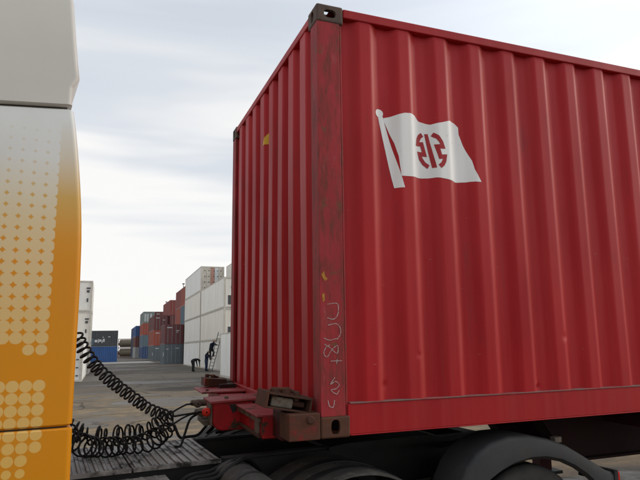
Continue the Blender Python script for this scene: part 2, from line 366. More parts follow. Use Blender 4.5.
# posts: an L of two pressed plates with a lip
for k, (px, sx, py, sy) in enumerate(((0, 1, 0, 1), (0, 1, CW, -1), (CL, -1, 0, 1), (CL, -1, CW, -1))):
    poly = [(.003, .003), (.148, .003), (.152, .008), (.152, .030), (.156, .030), (.157, .014), (.168, .016), (.168, .05), (.140, .05), (.138, .03), (.04, .03), (.03, .04), (.03, .125), (.008, .128), (.003, .122)]
    vs = [(px + sx * a, py + sy * b) for a, b in poly]; n = len(vs)
    m = MB(); m.add([(a, b, .117) for a, b in vs] + [(a, b, CH - .117) for a, b in vs], [tuple(range(n)), tuple(range(n, 2 * n))] + [(i, (i + 1) % n, (i + 1) % n + n, i + n) for i in range(n)])
    o = m.build('corner_post', 'post', C, bevel=.002)
m = MB().box(.004, .06, .16, CW - .16, 2.525, 2.578); m.build('front_top_rail', 'red_rail', C, bevel=.006)
m = MB().box(.004, .06, .162, CW - .162, .022, .125); m.build('front_bottom_rail', 'red_rail', C, bevel=.006)
# rear doors
for y0, y1 in ((.13, 1.212), (1.226, CW - .13)):
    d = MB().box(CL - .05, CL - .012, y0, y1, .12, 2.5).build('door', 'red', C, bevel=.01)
    for t in (.3, .75):
        yy = y0 + (y1 - y0) * t; MB().tube([(CL + .03, yy, .1), (CL + .03, yy, 2.52)], .017).box(CL - .013, CL + .03, yy - .03, yy + .03, .5, .56).box(CL - .013, CL + .03, yy - .03, yy + .03, 1.9, 1.96).build('locking_bar', 'bare', d)
MB().box(CL - .08, CL - .004, .162, CW - .162, 2.5, 2.578).build('rear_top_rail', 'red_rail', C); MB().box(CL - .08, CL - .004, .162, CW - .162, .02, .118).build('door_sill', 'red_rail', C)

# corner castings: hollow steel blocks with oval holes
def casting_mesh(hole=(.027, .040)):
    def solid(mb): return bpy.data.objects.new('tmp', mb.mesh('tmp'))
    def oval(a, b, n=20):
        return [(a * math.copysign(abs(math.cos(t)) ** .75, math.cos(t)), b * math.copysign(abs(math.sin(t)) ** .75, math.sin(t))) for t in (2 * math.pi * i / n for i in range(n))]
    base = solid(MB().box(0, .178, 0, .162, 0, .118)); COL.objects.link(base)
    bv = base.modifiers.new('b', 'BEVEL'); bv.width = .012; bv.segments = 3
    cut = []
    cut.append(solid(MB().box(.022, .19, .022, .18, .022, .096)))
    cut.append(solid(MB().add([(.089 + a, -.02, .060 + b) for a, b in oval(*hole)] + [(.089 + a, .05, .060 + b) for a, b in oval(*hole)], [tuple(range(20)), tuple(range(39, 19, -1))] + [(i, i + 20, (i + 1) % 20 + 20, (i + 1) % 20) for i in range(20)])))
    cut.append(solid(MB().add([(-.02, .081 + a, .060 + b) for a, b in oval(.025, .036)] + [(.05, .081 + a, .060 + b) for a, b in oval(.025, .036)], [tuple(range(20)), tuple(range(39, 19, -1))] + [(i, i + 20, (i + 1) % 20 + 20, (i + 1) % 20) for i in range(20)])))
    cut.append(solid(MB().add([(.095 + a, .081 + b, -.02) for a, b in oval(.060, .032)] + [(.095 + a, .081 + b, .05) for a, b in oval(.060, .032)], [tuple(range(20)), tuple(range(39, 19, -1))] + [(i, i + 20, (i + 1) % 20 + 20, (i + 1) % 20) for i in range(20)])))
    for c in cut:
        COL.objects.link(c); b = base.modifiers.new('c', 'BOOLEAN'); b.operation = 'DIFFERENCE'; b.object = c; b.solver = 'EXACT'
    bpy.context.view_layer.update(); dg = bpy.context.evaluated_depsgraph_get()
    me = bpy.data.meshes.new_from_object(base.evaluated_get(dg)); me.name = 'corner_casting'
    for o in cut + [base]: bpy.data.objects.remove(o, do_unlink=True)
    return me
cast = casting_mesh(); cast_top = casting_mesh((.040, .027)); cast.materials.clear(); cast_top.materials.clear(); cast.materials.append(M['casting']); cast_top.materials.append(M['casting_top'])
for px, sx in ((0, 1), (CL, -1)):
    for py, sy in ((0, 1), (CW, -1)):
        for pz, sz, me in ((0, 1, cast), (CH, -1, cast_top)):
            o = link('corner_casting', me, None, C); o.location = (px - sx * .001, py - sy * .001, pz); o.scale = (sx, sy, sz)

# the printed flag lies on the corrugation
POLE = [(0.422, 1.919), (0.456, 1.924), (0.581, 1.465), (0.519, 1.46)]
CLOTH = [(0.455, 1.912), (0.533, 1.934), (0.599, 1.955), (0.641, 1.958), (0.683, 1.953), (0.719, 1.922), (0.801, 1.908), (0.871, 1.925), (0.943, 1.948), (0.988, 1.944), (1.02, 1.919), (1.021, 1.871), (1.051, 1.795), (1.075, 1.742), (1.099, 1.689), (1.113, 1.628), (1.157, 1.547), (1.081, 1.547), (0.965, 1.534), (0.887, 1.546), (0.818, 1.552), (0.733, 1.543), (0.649, 1.54), (0.561, 1.538), (0.556, 1.584), (0.548, 1.665), (0.526, 1.753), (0.489, 1.84)]
BAR = [(0.755, 1.842), (0.78, 1.845), (0.825, 1.618), (0.798, 1.615)]
ML = [(0.739, 1.836), (0.719, 1.820), (0.706, 1.797), (0.7, 1.768), (0.733, 1.771), (0.751, 1.703), (0.713, 1.703), (0.722, 1.672), (0.744, 1.642), (0.777, 1.622)]
MR = [(0.843, 1.625), (0.864, 1.642), (0.877, 1.665), (0.883, 1.694), (0.85, 1.689), (0.831, 1.758), (0.870, 1.760), (0.860, 1.789), (0.838, 1.820), (0.805, 1.841)]
def ribbon(P, w):
    P = [Vector((a, b)) for a, b in P]; l = []; r = []
    for i, p in enumerate(P):
        a = (P[i] - P[i - 1]).normalized() if i else (P[1] - P[0]).normalized(); b = (P[i + 1] - P[i]).normalized() if i < len(P) - 1 else a
        n1 = Vector((-a.y, a.x)); n2 = Vector((-b.y, b.x)); m = (n1 + n2); m = m.normalized() if m.length > .2 else n1
        k = min(1 / max(m.dot(n1), .45), 1.6); l.append(p + m * w * k / 2); r.append(p - m * w * k / 2)
    return [[(l[i].x, l[i].y), (l[i + 1].x, l[i + 1].y), (r[i + 1].x, r[i + 1].y), (r[i].x, r[i].y)] for i in range(len(P) - 1)]
def decal(name, polys, off, mat, parent, surf, step=.012):
    bm = bmesh.new()
    for P in polys:
        bm.faces.new([bm.verts.new((a, 0, b)) for a, b in P])
    bmesh.ops.remove_doubles(bm, verts=bm.verts, dist=1e-5)
    bmesh.ops.triangulate(bm, faces=bm.faces)
    xs = [v.co.x for v in bm.verts]; x = math.floor(min(xs) / step) * step
    while x < max(xs):
        bmesh.ops.bisect_plane(bm, geom=bm.verts[:] + bm.edges[:] + bm.faces[:], plane_co=(x, 0, 0), plane_no=(1, 0, 0)); x += step
    for v in bm.verts: v.co.y = surf(v.co.x, v.co.z) - off
    for f in bm.faces:
        f.normal_update()
        if f.normal.y > 0: f.normal_flip()
    me = bpy.data.meshes.new(name); bm.to_mesh(me); bm.free(); return link(name, me, mat, parent, True)
kn = [(.430 + .030 * math.cos(t), 1.941 + .027 * math.sin(t)) for t in (2 * math.pi * i / 18 for i in range(18))]
flag = decal('flag_emblem', [CLOTH], .0012, 'white_print', C, side_y); flag['label'] = 'white waving flag printed on the red corrugation'
decal('flag_pole', [POLE], .0012, 'white_print', flag, side_y); decal('flag_pole_knob', [kn], .0020, 'white_print', flag, side_y)
for P in ([BAR], ribbon(ML, .029), ribbon(MR, .029)): decal('company_mark', P, .0030, 'red_print', flag, side_y)
CHALK = [[(0.046, 0.736), (0.107, 0.74), (0.115, 0.702), (0.106, 0.668), (0.081, 0.651), (0.047, 0.659)], [(0.05, 0.618), (0.101, 0.625), (0.126, 0.598), (0.125, 0.567), (0.104, 0.537)], [(0.023, 0.546), (0.059, 0.534), (0.104, 0.543)], [(0.027, 0.512), (0.059, 0.493), (0.103, 0.459), (0.106, 0.504), (0.069, 0.478), (0.042, 0.442), (0.022, 0.461), (0.035, 0.494), (0.059, 0.508)], [(0.064, 0.418), (0.131, 0.418)], [(0.102, 0.43), (0.098, 0.4)], [(0.086, 0.328), (0.06, 0.292), (0.09, 0.306), (0.112, 0.287), (0.092, 0.266), (0.063, 0.26), (0.095, 0.237), (0.112, 0.257)], [(0.043, 0.207), (0.052, 0.174), (0.074, 0.168), (0.083, 0.205)]]
for i, P in enumerate(CHALK):
    P3 = catmull([(a, 0, b) for a, b in P], 5) if len(P) > 2 else [Vector((a, 0, b)) for a, b in P]
    decal('chalk_mark', ribbon([(p.x, p.z) for p in P3], .0046), .0012 + .0004 * i, 'chalk', C, lambda x, z: .003, .05)
decal('yellow_mark', [[(.012, .905), (.030, .925), (.036, .895), (.052, .880), (.034, .868), (.022, .885)]], .001, 'yellow_paint', C, lambda x, z: .003, .05)
decal('yellow_mark', [[(.016, .79), (.030, .80), (.034, .76), (.020, .745)]], .001, 'yellow_paint', C, lambda x, z: .003, .05)
# yellow triangle label inside the corrugation of the front wall, with a dark edge
tri = MB(); yy = lin(1.200, 1.315, 24)
tri.add([(front_x(y, 2.1) - .0015, y, 2.085) for y in yy] + [(front_x(y, 2.1) - .0015, y, 2.0855 + .19 * (1.315 - y) / .115) for y in yy], [(i, i + 1, i + 26, i + 25) for i in range(24)])
tri.build('warning_label', 'yellow_print', C, True)

# ------------------------------------------------------------------ the trailer under it
T = empty('container_trailer', TRUCK, 'red rusty skeleton trailer with gooseneck nose under the red container', 'trailer')
for y in (.78, 1.52):
    m = MB().box(-.12, 12.1, y, y + .14, -.03, -.006).box(-.12, 2.2, y + .055, y + .085, -.115, -.03).box(-.12, 2.2, y, y + .14, -.13, -.115)
    m.prism([(2.2005, -.03), (12.1, -.03), (12.1, -.47), (2.46, -.47), (2.2005, -.13)], y + .054, y + .086)
    m.prism([(2.2005, -.131), (2.46, -.471), (12.1, -.471), (12.1, -.49), (2.45, -.49), (2.2005, -.15)], y, y + .14)
    m.build('main_beam', 'beam_black', T)
for x in (.35, 1.1): MB().box(x, x + .1, .93, 1.51, -.11, -.014).build('cross_member', 'black_metal', T)
for x in (2.9, 4.4, 6.2, 8.0, 9.8, 11.8): MB().box(x, x + .12, .30, CW - .30, -.2, -.014).build('cross_member', 'trailer_dark', T)
# nose: crossbeam, plates, block
m = MB().box(-.225, -.02, .385, 2.28, -.045, .078)
m.build('front_crossbeam', 'trailer_red', T, bevel=.005)
m = MB().box(-.26, .002, .39, .97, .0785, .092); m.build('cover_plate', 'dusty_red', T, bevel=.003)
m = MB().box(-.43, .002, .985, 1.30, .106, .122, Matrix.Rotation(R(-2), 3, 'Y')); m.build('cover_plate', 'dusty_red', T, bevel=.004)
m = MB().box(-.36, .002, 1.80, 2.26, .084, .098); m.build('cover_plate', 'dusty_red', T, bevel=.004)
blk = MB(); arc = [(-.41 + .07 - .07 * math.cos(t), -.085 + .07 - .07 * math.sin(t)) for t in (R(10 * i) for i in range(10))]
blk.prism(arc + [(-.13, -.085), (-.13, .1055), (-.41, .1055)], 1.0, 1.29); nose = blk.build('nose_block', 'trailer_red', T, bevel=.012, seg=3)
MB().box(-.425, -.4105, 1.02, 1.16, -.05, .095).build('nose_plate', 'bare', nose, bevel=.004)
MB().prism([(-.30, .09), (-.24, .09), (-.25, .045), (-.275, .03)], .996, 1.01).build('nose_notch', 'black_metal', nose)
MB().box(-.245, -.2255, .42, .98, .045, .072).build('beam_flange', 'bare', T, bevel=.004); MB().box(-.245, -.2255, .42, .98, -.045, -.025).build('beam_flange', 'rust', T, bevel=.004); MB().box(-.24, -.2255, .45, .53, -.024, .044).build('beam_bracket', 'bare', T, bevel=.003)
for x, y in ((-.30, 1.1), (-.08, 1.12), (-.3, 1.9)): MB().lathe([(0, 0), (0, .014), (.012, .014), (.014, 0)], (x, y, .122 if y < 1.6 else .098), 'Z', 10).build('bolt', 'bare', T)
for near in (1, 0):
    Y = (lambda a: a) if near else (lambda a: CW - a)
    y0, y1 = sorted((Y(-.004), Y(.17)))
    b = MB().box(-.185, -.004, y0, y1, .0, .141).build('bolster_end', 'rust_red', T, bevel=.006)
    ys = Y(-.005); MB().lathe([(0, .022), (-.006 if near else .006, .022), (-.010 if near else .010, .016), (-.010 if near else .010, 0)], (-.062, ys, .108), 'Y', 14).build('bolt', 'rust', b)
    y0, y1 = sorted((Y(.20), Y(.38))); MB().box(-.165, -.02, y0, y1, -.03, .13).build('bolster_web', 'trailer_dark', T, bevel=.004)
    # sliding pin housing, open towards the side
    rot = Matrix.Rotation(R(11 if near else 4), 3, 'Y'); pv = (-.16, Y(.16), .195)
    H = MB()
    y0, y1 = sorted((Y(.05), Y(.27)))
    H.box(-.285, -.042, y0, y1, .226, .238, rot, pv).box(-.285, -.042, y0, y1, .152, .162, rot, pv)
    y2, y3 = sorted((Y(.26), Y(.27))); H.box(-.285, -.042, y2, y3, .162, .226, rot, pv)
    h = H.build('pin_housing', 'rust', T, bevel=.003)
    MB().box(-.298, -.2855, y0, y1, .150, .240, rot, pv).build('end_plate', 'rust_red', h, bevel=.003)
    MB().box(-.0415, -.03, y0, y1, .150, .240, rot, pv).build('end_plate', 'rust', h, bevel=.003)
    y2, y3 = sorted((Y(.075), Y(.255))); MB().box(-.262, -.135, y2, y3, .163, .218, rot, pv).build('locking_pin', 'bare', h, bevel=.008)
    pr = pv[0]
    MB().tube([(-.135, Y(.12), .188), (-.06, Y(.12), .172)], .017, 10).build('pin_rod', 'rust', h)
    for (xx, yy, zz, r_) in ((-.235, .10, .258, .026), (-.165, .12, .252, .030), (-.11, .09, .232, .02)):
        MB().lathe([(-.03, r_ * .8), (-.012, r_), (.016, r_), (.022, r_ * .6), (.022, 0)], (xx, Y(yy), zz), 'Z', 10).build('pin_knob', 'rust', h, bevel=.003)
    MB().tube([(-.25, Y(.10), .268), (-.16, Y(.13), .262), (-.09, Y(.10), .238)], .010, 8).build('pin_lever', 'rust', h)
    if not near: h.location = (-.06, 0, -.02); h.scale = (.72, 1, .8)
# air couplings on the nose
for i, (y, z, c) in enumerate(((1.05, .045, 'red_plastic'), (1.22, .02, 'bare'), (1.42, .06, 'bare'))):
    g = MB().tube([(-.41 if y < 1.3 else -.224, y, z), (-.46, y, z), (-.50, y - .01, z + .005)], [.022, .026, .02], 10).build('air_coupling', 'bare', T, True)
    MB().lathe([(-.024, .006), (-.024, .026), (.0, .031), (.024, .026), (.024, .006)], (-.455, y - .035, z), 'Y', 14).build('coupling_cap', c, g, True)
MB().box(-.46, -.411, 1.08, 1.36, -.055, -.02).build('coupling_bracket', 'bare', T, bevel=.004)
# landing legs and rear bogie
for y in (.45, 1.87):
    l = MB().box(3.1, 3.24, y, y + .13, -.85, -.2).build('landing_leg', 'trailer_dark', T, bevel=.006); MB().box(3.02, 3.32, y - .06, y + .19, -.88, -.851).build('foot', 'black_metal', l)
def wheel(parent, x, y, side, r=.5, w=.30, z=None, name='wheel'):
    z = -1.29 + r if z is None else z; s = 1 if side > 0 else -1          # side>0: outer face towards -y
    t = MB(); n = 48
    prof = [(-w / 2, r * .58), (-w / 2, r * .86), (-w * .46, r * .95), (-w * .38, r * .99), (-w * .2, r), (-w * .19, r * .975), (-w * .15, r * .975), (-w * .14, r), (w * .14, r), (w * .15, r * .975), (w * .19, r * .975), (w * .2, r), (w * .38, r * .99), (w * .46, r * .95), (w / 2, r * .86), (w / 2, r * .58)]
    t.lathe(prof, (x, y, z), 'Y', n); tyre = t.build('wheel', 'tyre', parent, True)
    MB().lathe([(-w * .42 * s, r * .585), (-w * .2 * s, r * .55), (-w * .1 * s, r * .35), (-w * .3 * s, r * .25), (-w * .36 * s, 0)], (x, y, z), 'Y', 28).build('rim', 'rim', tyre, True)
    return tyre
for x in (8.4, 9.7, 11.0):
    MB().tube([(x, .2, -.79), (x, CW - .2, -.79)], .06, 10).box(x - .05, x + .05, .75, .95, -.79, -.38).box(x - .05, x + .05, 1.5, 1.7, -.79, -.38).build('axle', 'black_metal', T)
    wheel(T, x, .2, 1, w=.36); wheel(T, x, CW - .2, -1, w=.36)

# ------------------------------------------------------------------ the tractor
K = empty('truck_tractor', TRACTOR, 'white to amber truck cab with halftone dots, pulling the red container trailer', 'truck')
def plan(xr, xf, y0, y1, rr, rf, n=6):
    pts = []
    for cx, cy, r, a0 in ((xr - rr, y0 + rr, rr, -90), (xr - rr, y1 - rr, rr, 0), (xf + rf, y1 - rf, rf, 90), (xf + rf, y0 + rf, rf, 180)):
        for i in range(n + 1):
            a = R(a0 + 90 * i / n); pts.append((cx + r * math.cos(a), cy + r * math.sin(a)))
    return pts
def loft(name, rows, mat, tilt=None):
    m = MB(); n = None
    for (z, xr, xf, inset) in rows:
        p = plan(xr, xf, inset, 2.44 - inset, .026, .22); n = len(p)
        m.v += [(a - (.15 * b / 2.44 if a > xr - .5 else 0), b, z + (tilt(a, z) if tilt else 0)) for a, b in p]
    for j in range(len(rows) - 1):
        for i in range(n): m.f.append((j * n + i, j * n + (i + 1) % n, (j + 1) * n + (i + 1) % n, (j + 1) * n + i))
    m.f.append(tuple(range(n))); m.f.append(tuple(len(rows) * n - 1 - i for i in range(n)))
    o = m.build(name, mat, K); smooth_by_angle(o, 40); return o
sl = lambda x, z: (x + 1.44) * .10
edge = lambda z: -1.361 - .02 * max(0, (z - .83)) - .105 * max(0, z - 1.0) ** 1.6 if z > .6 else -1.362
zs = lin(.184, 1.652, 16)
main = loft('cab_body', [(zs[0], edge(.2) - .008, -3.55, .008), (zs[0] + .008, edge(.2), -3.55, 0)] + [(z, edge(z), -3.55 + .06 * max(0, z - .6), .012 * max(0, z - 1.0) ** 2) for z in zs[1:-1]] + [(zs[-1] - .008, edge(1.65), -3.47, .010), (zs[-1], edge(1.65) - .010, -3.46, .020)], 'cab', lambda x, z: sl(x, z) * sstep((z - .9) / .75))
loft('cab_lower_panel', [(-.42, -1.36, -3.6, .01), (-.05, -1.358, -3.6, .0), (.168, -1.360, -3.6, 0), (.175, -1.366, -3.6, .006)], 'cab')
loft('cab_roof', [(1.664, -1.450, -3.4, .008), (1.671, -1.440, -3.4, .0), (1.755, -1.440, -3.38, .0), (1.765, -1.438, -3.38, .0), (1.806, -1.414, -3.36, .0), (1.90, -1.426, -3.3, .0), (2.0, -1.438, -3.24, 0), (2.2, -1.458, -3.08, .01), (2.38, -1.50, -2.9, .04), (2.50, -1.58, -2.75, .12), (2.56, -1.75, -2.5, .3)], 'roof_paint', lambda x, z: sl(x, z) * (1 - sstep((z - 1.7) / .4)))
MB().box(-3.3, -1.462, .03, 2.41, 1.50, 1.76).build('roof_seam', 'seam', K); MB().box(-3.4, -1.385, .022, 2.42, .15, .20).build('panel_seam', 'seam', K)
MB().box(-3.2, -2.45, -.004, .01, .62, 1.28).build('side_window', 'glass', K, bevel=.003); MB().box(-3.2, -2.45, 2.43, 2.444, .62, 1.28).build('side_window', 'glass', K)
MB().add([(-3.56, .2, .62), (-3.56, 2.24, .62), (-3.505, 2.2, 1.42), (-3.505, .24, 1.42), (-3.5, .2, .62), (-3.5, 2.24, .62), (-3.45, 2.2, 1.42), (-3.45, .24, 1.42)], [(0, 1, 2, 3), (4, 7, 6, 5), (0, 3, 7, 4), (1, 5, 6, 2), (0, 4, 5, 1), (3, 2, 6, 7)]).build('windscreen', 'glass', K)
for y in (.82, 1.54): MB().box(-3.3, 1.85, y, y + .008, -.50, -.222).box(-3.3, 1.85, y, y + .08, -.228, -.2205).box(-3.3, 1.85, y, y + .08, -.50, -.492).build('chassis_rail', 'black_metal', K)
for x in (-2.6, -.6, .7, 1.7): MB().box(x, x + .12, .83, 1.61, -.45, -.26).build('chassis_crossmember', 'black_metal', K)
# ribbed deck plates
def deck(x0, x1, y0, y1, z, pitch=.048):
    m = MB(); m.box(x0, x1, y0, y1, z - .020, z - .006); x = x0 + .012
    while x + pitch * .6 < x1:
        m.box(x, x + pitch * .34, y0 + .012, y1 - .012, z - .006, z + .004); m.box(x + pitch * .42, x + pitch * .52, y0 + .012, y1 - .012, z - .006, z + .001); x += pitch
    m.box(x0, x1, y0 - .012, y0, z - .022, z + .003); m.box(x0, x1, y1, y1 + .008, z - .03, z)
    return m.build('deck_plate', 'alu', K)
deck(-1.34, -.992, .80, 1.60, -.20); deck(-.980, -.455, .80, 1.56, -.20)
d = MB().box(-1.4, -.80, .36, .775, -.262, -.25)
for i in range(15):
    for j in range(10): d.box(-1.38 + i * .039, -1.36 + i * .039, .375 + j * .04 + (i % 2) * .015, .388 + j * .04 + (i % 2) * .015, -.25, -.245)
d.build('tread_step', 'alu', K)
MB().box(-1.38, -.82, .40, .775, -.62, -.2625).build('battery_box', 'black_metal', K, bevel=.01)
# air tanks
for x, y0, y1 in ((-.42, .12, .74), (-.72, .2, .74)):
    r = .135; z = -.315 if x > -.6 else -.40
    a = MB().lathe([(y0, 0), (y0 + .01, r * .55), (y0 + .04, r * .9), (y0 + .08, r), (y1 - .08, r), (y1 - .04, r * .9), (y1, 0)], (x, 0, z), 'Y', 24).build('air_tank', 'mud_dust' if x > -.6 else 'black_metal', K, True)
    for t in (.3, .7):
        yy = y0 + (y1 - y0) * t; MB().lathe([(yy - .015, r + .001), (yy - .015, r + .004), (yy + .015, r + .004), (yy + .015, r + .001)], (x, 0, z), 'Y', 24).build('strap', 'black_metal', a)
    MB().box(x - .03, x + .03, y1 - .2, .82, z - .05, z + .05).build('tank_bracket', 'black_metal', a)
for i, y in enumerate((.5, .58, .66)): MB().tube(catmull([(-.80, y, -.36), (-.7, y, -.255), (-.55, y + .02, -.24), (-.38, y + .06, -.16 - .02 * i), (-.2, .8, -.30)], 8), .014, 8).build('air_pipe', 'rubber', K, True)
# mudguards
OUT = [(.73, -.62), (.745, -.46), (.785, -.33), (.84, -.24), (.92, -.168), (1.03, -.118), (1.178, -.09), (1.35, -.098), (1.519, -.135), (1.68, -.19), (1.821, -.265), (1.95, -.335), (2.04, -.385), (2.12, -.41), (2.13, -.46)]
INN = [(.76, -.62), (.80, -.50), (.87, -.42), (.93, -.37), (1.006, -.318), (1.10, -.275), (1.207, -.242), (1.35, -.224), (1.483, -.231), (1.62, -.262), (1.739, -.314), (1.84, -.375), (1.907, -.428), (1.96, -.48), (1.98, -.52)]
def mudguard(y0, y1):
    s = 1 if y1 > y0 else -1; m = MB(); n = len(OUT)
    rows = [[(a, y0 + s * .03, b - .022) for a, b in INN], [(a, y0, b) for a, b in INN], [(a + (c - a) * .85, y0, b + (e_ - b) * .85) for (a, b), (c, e_) in zip(INN, OUT)], [(a, y0 + s * .012, b) for a, b in OUT], [(a, y0 + s * .03, b + .006) for a, b in OUT], [(a, y1, b + .006) for a, b in OUT], [(a, y1, b - .02) for a, b in OUT]]
    for r_ in rows: m.v += r_
    for j in range(len(rows) - 1):
        for i in range(n - 1): m.f.append((j * n + i, j * n + i + 1, (j + 1) * n + i + 1, (j + 1) * n + i))
    o = m.build('mudguard', 'mudguard', K); smooth_by_angle(o, 50); return o
g = mudguard(0.0, .27); mudguard(2.44, 2.17)
MB().box(1.62, 1.68, .05, .09, -.17, -.135).build('bracket', 'bare', g); MB().tube([(1.25, .2, -.11), (1.25, .9, -.3)], .02).build('mudguard_stay', 'black_metal', g)
tl = MB().box(2.135, 2.16, .0, .12, -.47, -.40).build('tail_lamp', 'red_lens', K, bevel=.006); MB().box(2.10, 2.1345, -.005, .3, -.48, -.39).build('lamp_housing', 'black_metal', tl)
def arch(x, y0, y1, r, zc, a0, a1, mat):
    m = MB(); n = 24; P = [(x + r * math.cos(R(a0 + (a1 - a0) * i / n)) * 1.05, zc + r * math.sin(R(a0 + (a1 - a0) * i / n))) for i in range(n + 1)]
    q = [(x + (a - x) * .98, zc + (b - zc) * .98) for a, b in P]
    m.prism(P + q[::-1], y0, y1); o = m.build('axle_mudguard', mat, K); smooth_by_angle(o, 40); return o, P
for y0, y1, s in ((.06, .62, 1), (1.82, 2.38, -1)):
    o, P = arch(.13, y0, y1, .575, -.775, 15, 165, 'mud_dust')
    for t in (.28, .62):
        yy = y0 + (y1 - y0) * t; q = [(.13 + (a - .13) * 1.012, -.775 + (b + .775) * 1.012) for a, b in P]; MB().prism(q + [(a, b + .0005) for a, b in P[::-1]], yy - .035, yy + .035).build('mudguard_rib', 'black_metal', o)
    MB().tube([(.13, (y0 + y1) / 2, -.215), (.13, .9 if s > 0 else 1.54, -.3)], .02).build('mudguard_stay', 'black_metal', o)
for x in (.13, 1.38):
    MB().tube([(x, .2, -.79), (x, 2.24, -.79)], .07, 12).build('axle', 'black_metal', K)
    for y, s in ((.20, 1), (.53, 1), (2.24, -1), (1.91, -1)): wheel(K, x, y, s, w=.29)
MB().tube([(-2.75, .2, -.79), (-2.75, 2.24, -.79)], .06, 12).build('axle', 'black_metal', K)
for y, s in ((.2, 1), (2.24, -1)): wheel(K, -2.75, y, s, w=.32)
fwm = MB(); fwm.prism([(.3, -.20), (.42, -.185), (1.15, -.185), (1.35, -.24), (1.35, -.26), (.3, -.22)], .78, 1.66); fwm.build('fifth_wheel', 'black_metal', K)
for y in (.80, 1.56): MB().box(.55, 1.05, y, y + .07, -.24, -.205).build('fifth_wheel_bracket', 'black_metal', K)
for y in (.826, 1.55): MB().box(-.43, .3, y, y + .07, -.219, -.205).build('rail_cover', 'black_metal', K)

# ------------------------------------------------------------------ air hoses and cable
def coil(path, turns, rad, r, lead_in, lead_out, wob=0.0, seed=0, skew=0.0):
    rnd = random.Random(seed); c = catmull(path, 40); L = [0]
    for a, b in zip(c, c[1:]): L.append(L[-1] + (b - a).length)
    pts = [Vector(p) for p in lead_in]; n = int(turns * 18); j = 0; nrm = None
    ph = [rnd.uniform(-1, 1) for _ in range(int(turns) + 3)]
    for i in range(n + 1):
        s = L[-1] * i / n
        while j < len(L) - 2 and L[j + 1] < s: j += 1
        t = (s - L[j]) / max(L[j + 1] - L[j], 1e-9); p = c[j].lerp(c[j + 1], t); d = (c[j + 1] - c[j]).normalized()
        if nrm is None: nrm = Vector((0, 0, 1))
        nrm = (nrm - d * nrm.dot(d)).normalized(); b = d.cross(nrm); k = i / 18; w = ph[int(k)] * (1 - k % 1) + ph[int(k) + 1] * (k % 1)
        rr = rad(i / n) if callable(rad) else rad; rr *= 1 + wob * w
        fade = min(1, i / 14, (n - i) / 14) * .85 + .15
        pts.append(p + (nrm * math.cos(2 * math.pi * k) + (b * math.cos(skew) + d * math.sin(skew)) * math.sin(2 * math.pi * k)) * rr * fade + d * wob * .12 * w)
    pts += [Vector(p) for p in lead_out]
    return MB().tube(pts, r, 7)
def hose(name, mb, label, cat, group=None):
    o = mb.build(name, 'rubber', None, True); o.matrix_world = TRUCK; return tag(o, label, cat, group)
hose('coiled_air_hose', coil([(-1.31, .72, .60), (-1.20, .78, .42), (-1.10, .84, .31), (-.96, .92, .19), (-.83, .98, .09), (-.73, 1.02, .045), (-.66, 1.04, .02)], 26, lambda t: .038 - .006 * t, .0066,
    [(-1.52, .55, .75), (-1.42, .62, .70), (-1.36, .69, .65)], [(-.60, 1.03, .035), (-.53, 1.02, .045), (-.485, 1.018, .047)], .05, 1, .05),
    'black coiled hose hanging taut from the cab down to the trailer nose', 'hose')
hose('coiled_air_hose', coil([(-1.36, .86, .02), (-1.27, .92, -.075), (-1.15, .98, -.125), (-1.0, 1.02, -.135), (-.85, 1.04, -.13), (-.74, 1.06, -.085), (-.66, 1.08, -.03)], 20, lambda t: .060 - .008 * t, .0064,
    [(-1.54, .70, .20), (-1.45, .76, .13), (-1.40, .82, .06)], [(-.60, 1.12, .0), (-.54, 1.17, .015), (-.485, 1.19, .02)], .22, 2, .75),
    'black coiled hose with wide sagging loops along the near edge of the ribbed deck', 'hose')
hose('coiled_air_hose', coil([(-1.37, 1.06, .03), (-1.25, 1.14, -.06), (-1.10, 1.20, -.10), (-.95, 1.22, -.10), (-.80, 1.24, -.085), (-.70, 1.26, -.02), (-.65, 1.28, .02)], 21, lambda t: .060 - .006 * t, .0064,
    [(-1.55, .95, .22), (-1.46, 1.0, .14)], [(-.60, 1.33, .04), (-.54, 1.38, .058), (-.485, 1.40, .06)], .22, 3, -.6),
    'black coiled hose slumped on the ribbed deck behind another coil', 'hose')
cb = catmull([(-.60, 1.30, -.10), (-.56, 1.26, -.185), (-.50, 1.28, -.19), (-.42, 1.30, -.185), (-.37, 1.28, -.13), (-.33, 1.30, -.10), (-.30, 1.33, -.15), (-.34, 1.36, -.185), (-.30, 1.30, -.13), (-.25, 1.28, -.10), (-.22, 1.32, -.15), (-.27, 1.35, -.185), (-.18, 1.32, -.17), (-.08, 1.30, -.15), (.1, 1.3, -.16)], 8)
hose('electric_cable', MB().tube([p + Vector((0, .28, -.012)) for p in cb], .011, 7), 'thin black cable looped on the chassis rail below the trailer nose', 'cable')
hose('electric_cable', MB().tube(catmull([(-.405, 1.30, .01), (-.47, 1.28, .0), (-.53, 1.24, -.03), (-.57, 1.20, -.12), (-.60, 1.17, -.19), (-.64, 1.12, -.187)], 8), .009, 7), 'thin black cable drooping from the trailer nose onto the ribbed deck', 'cable')

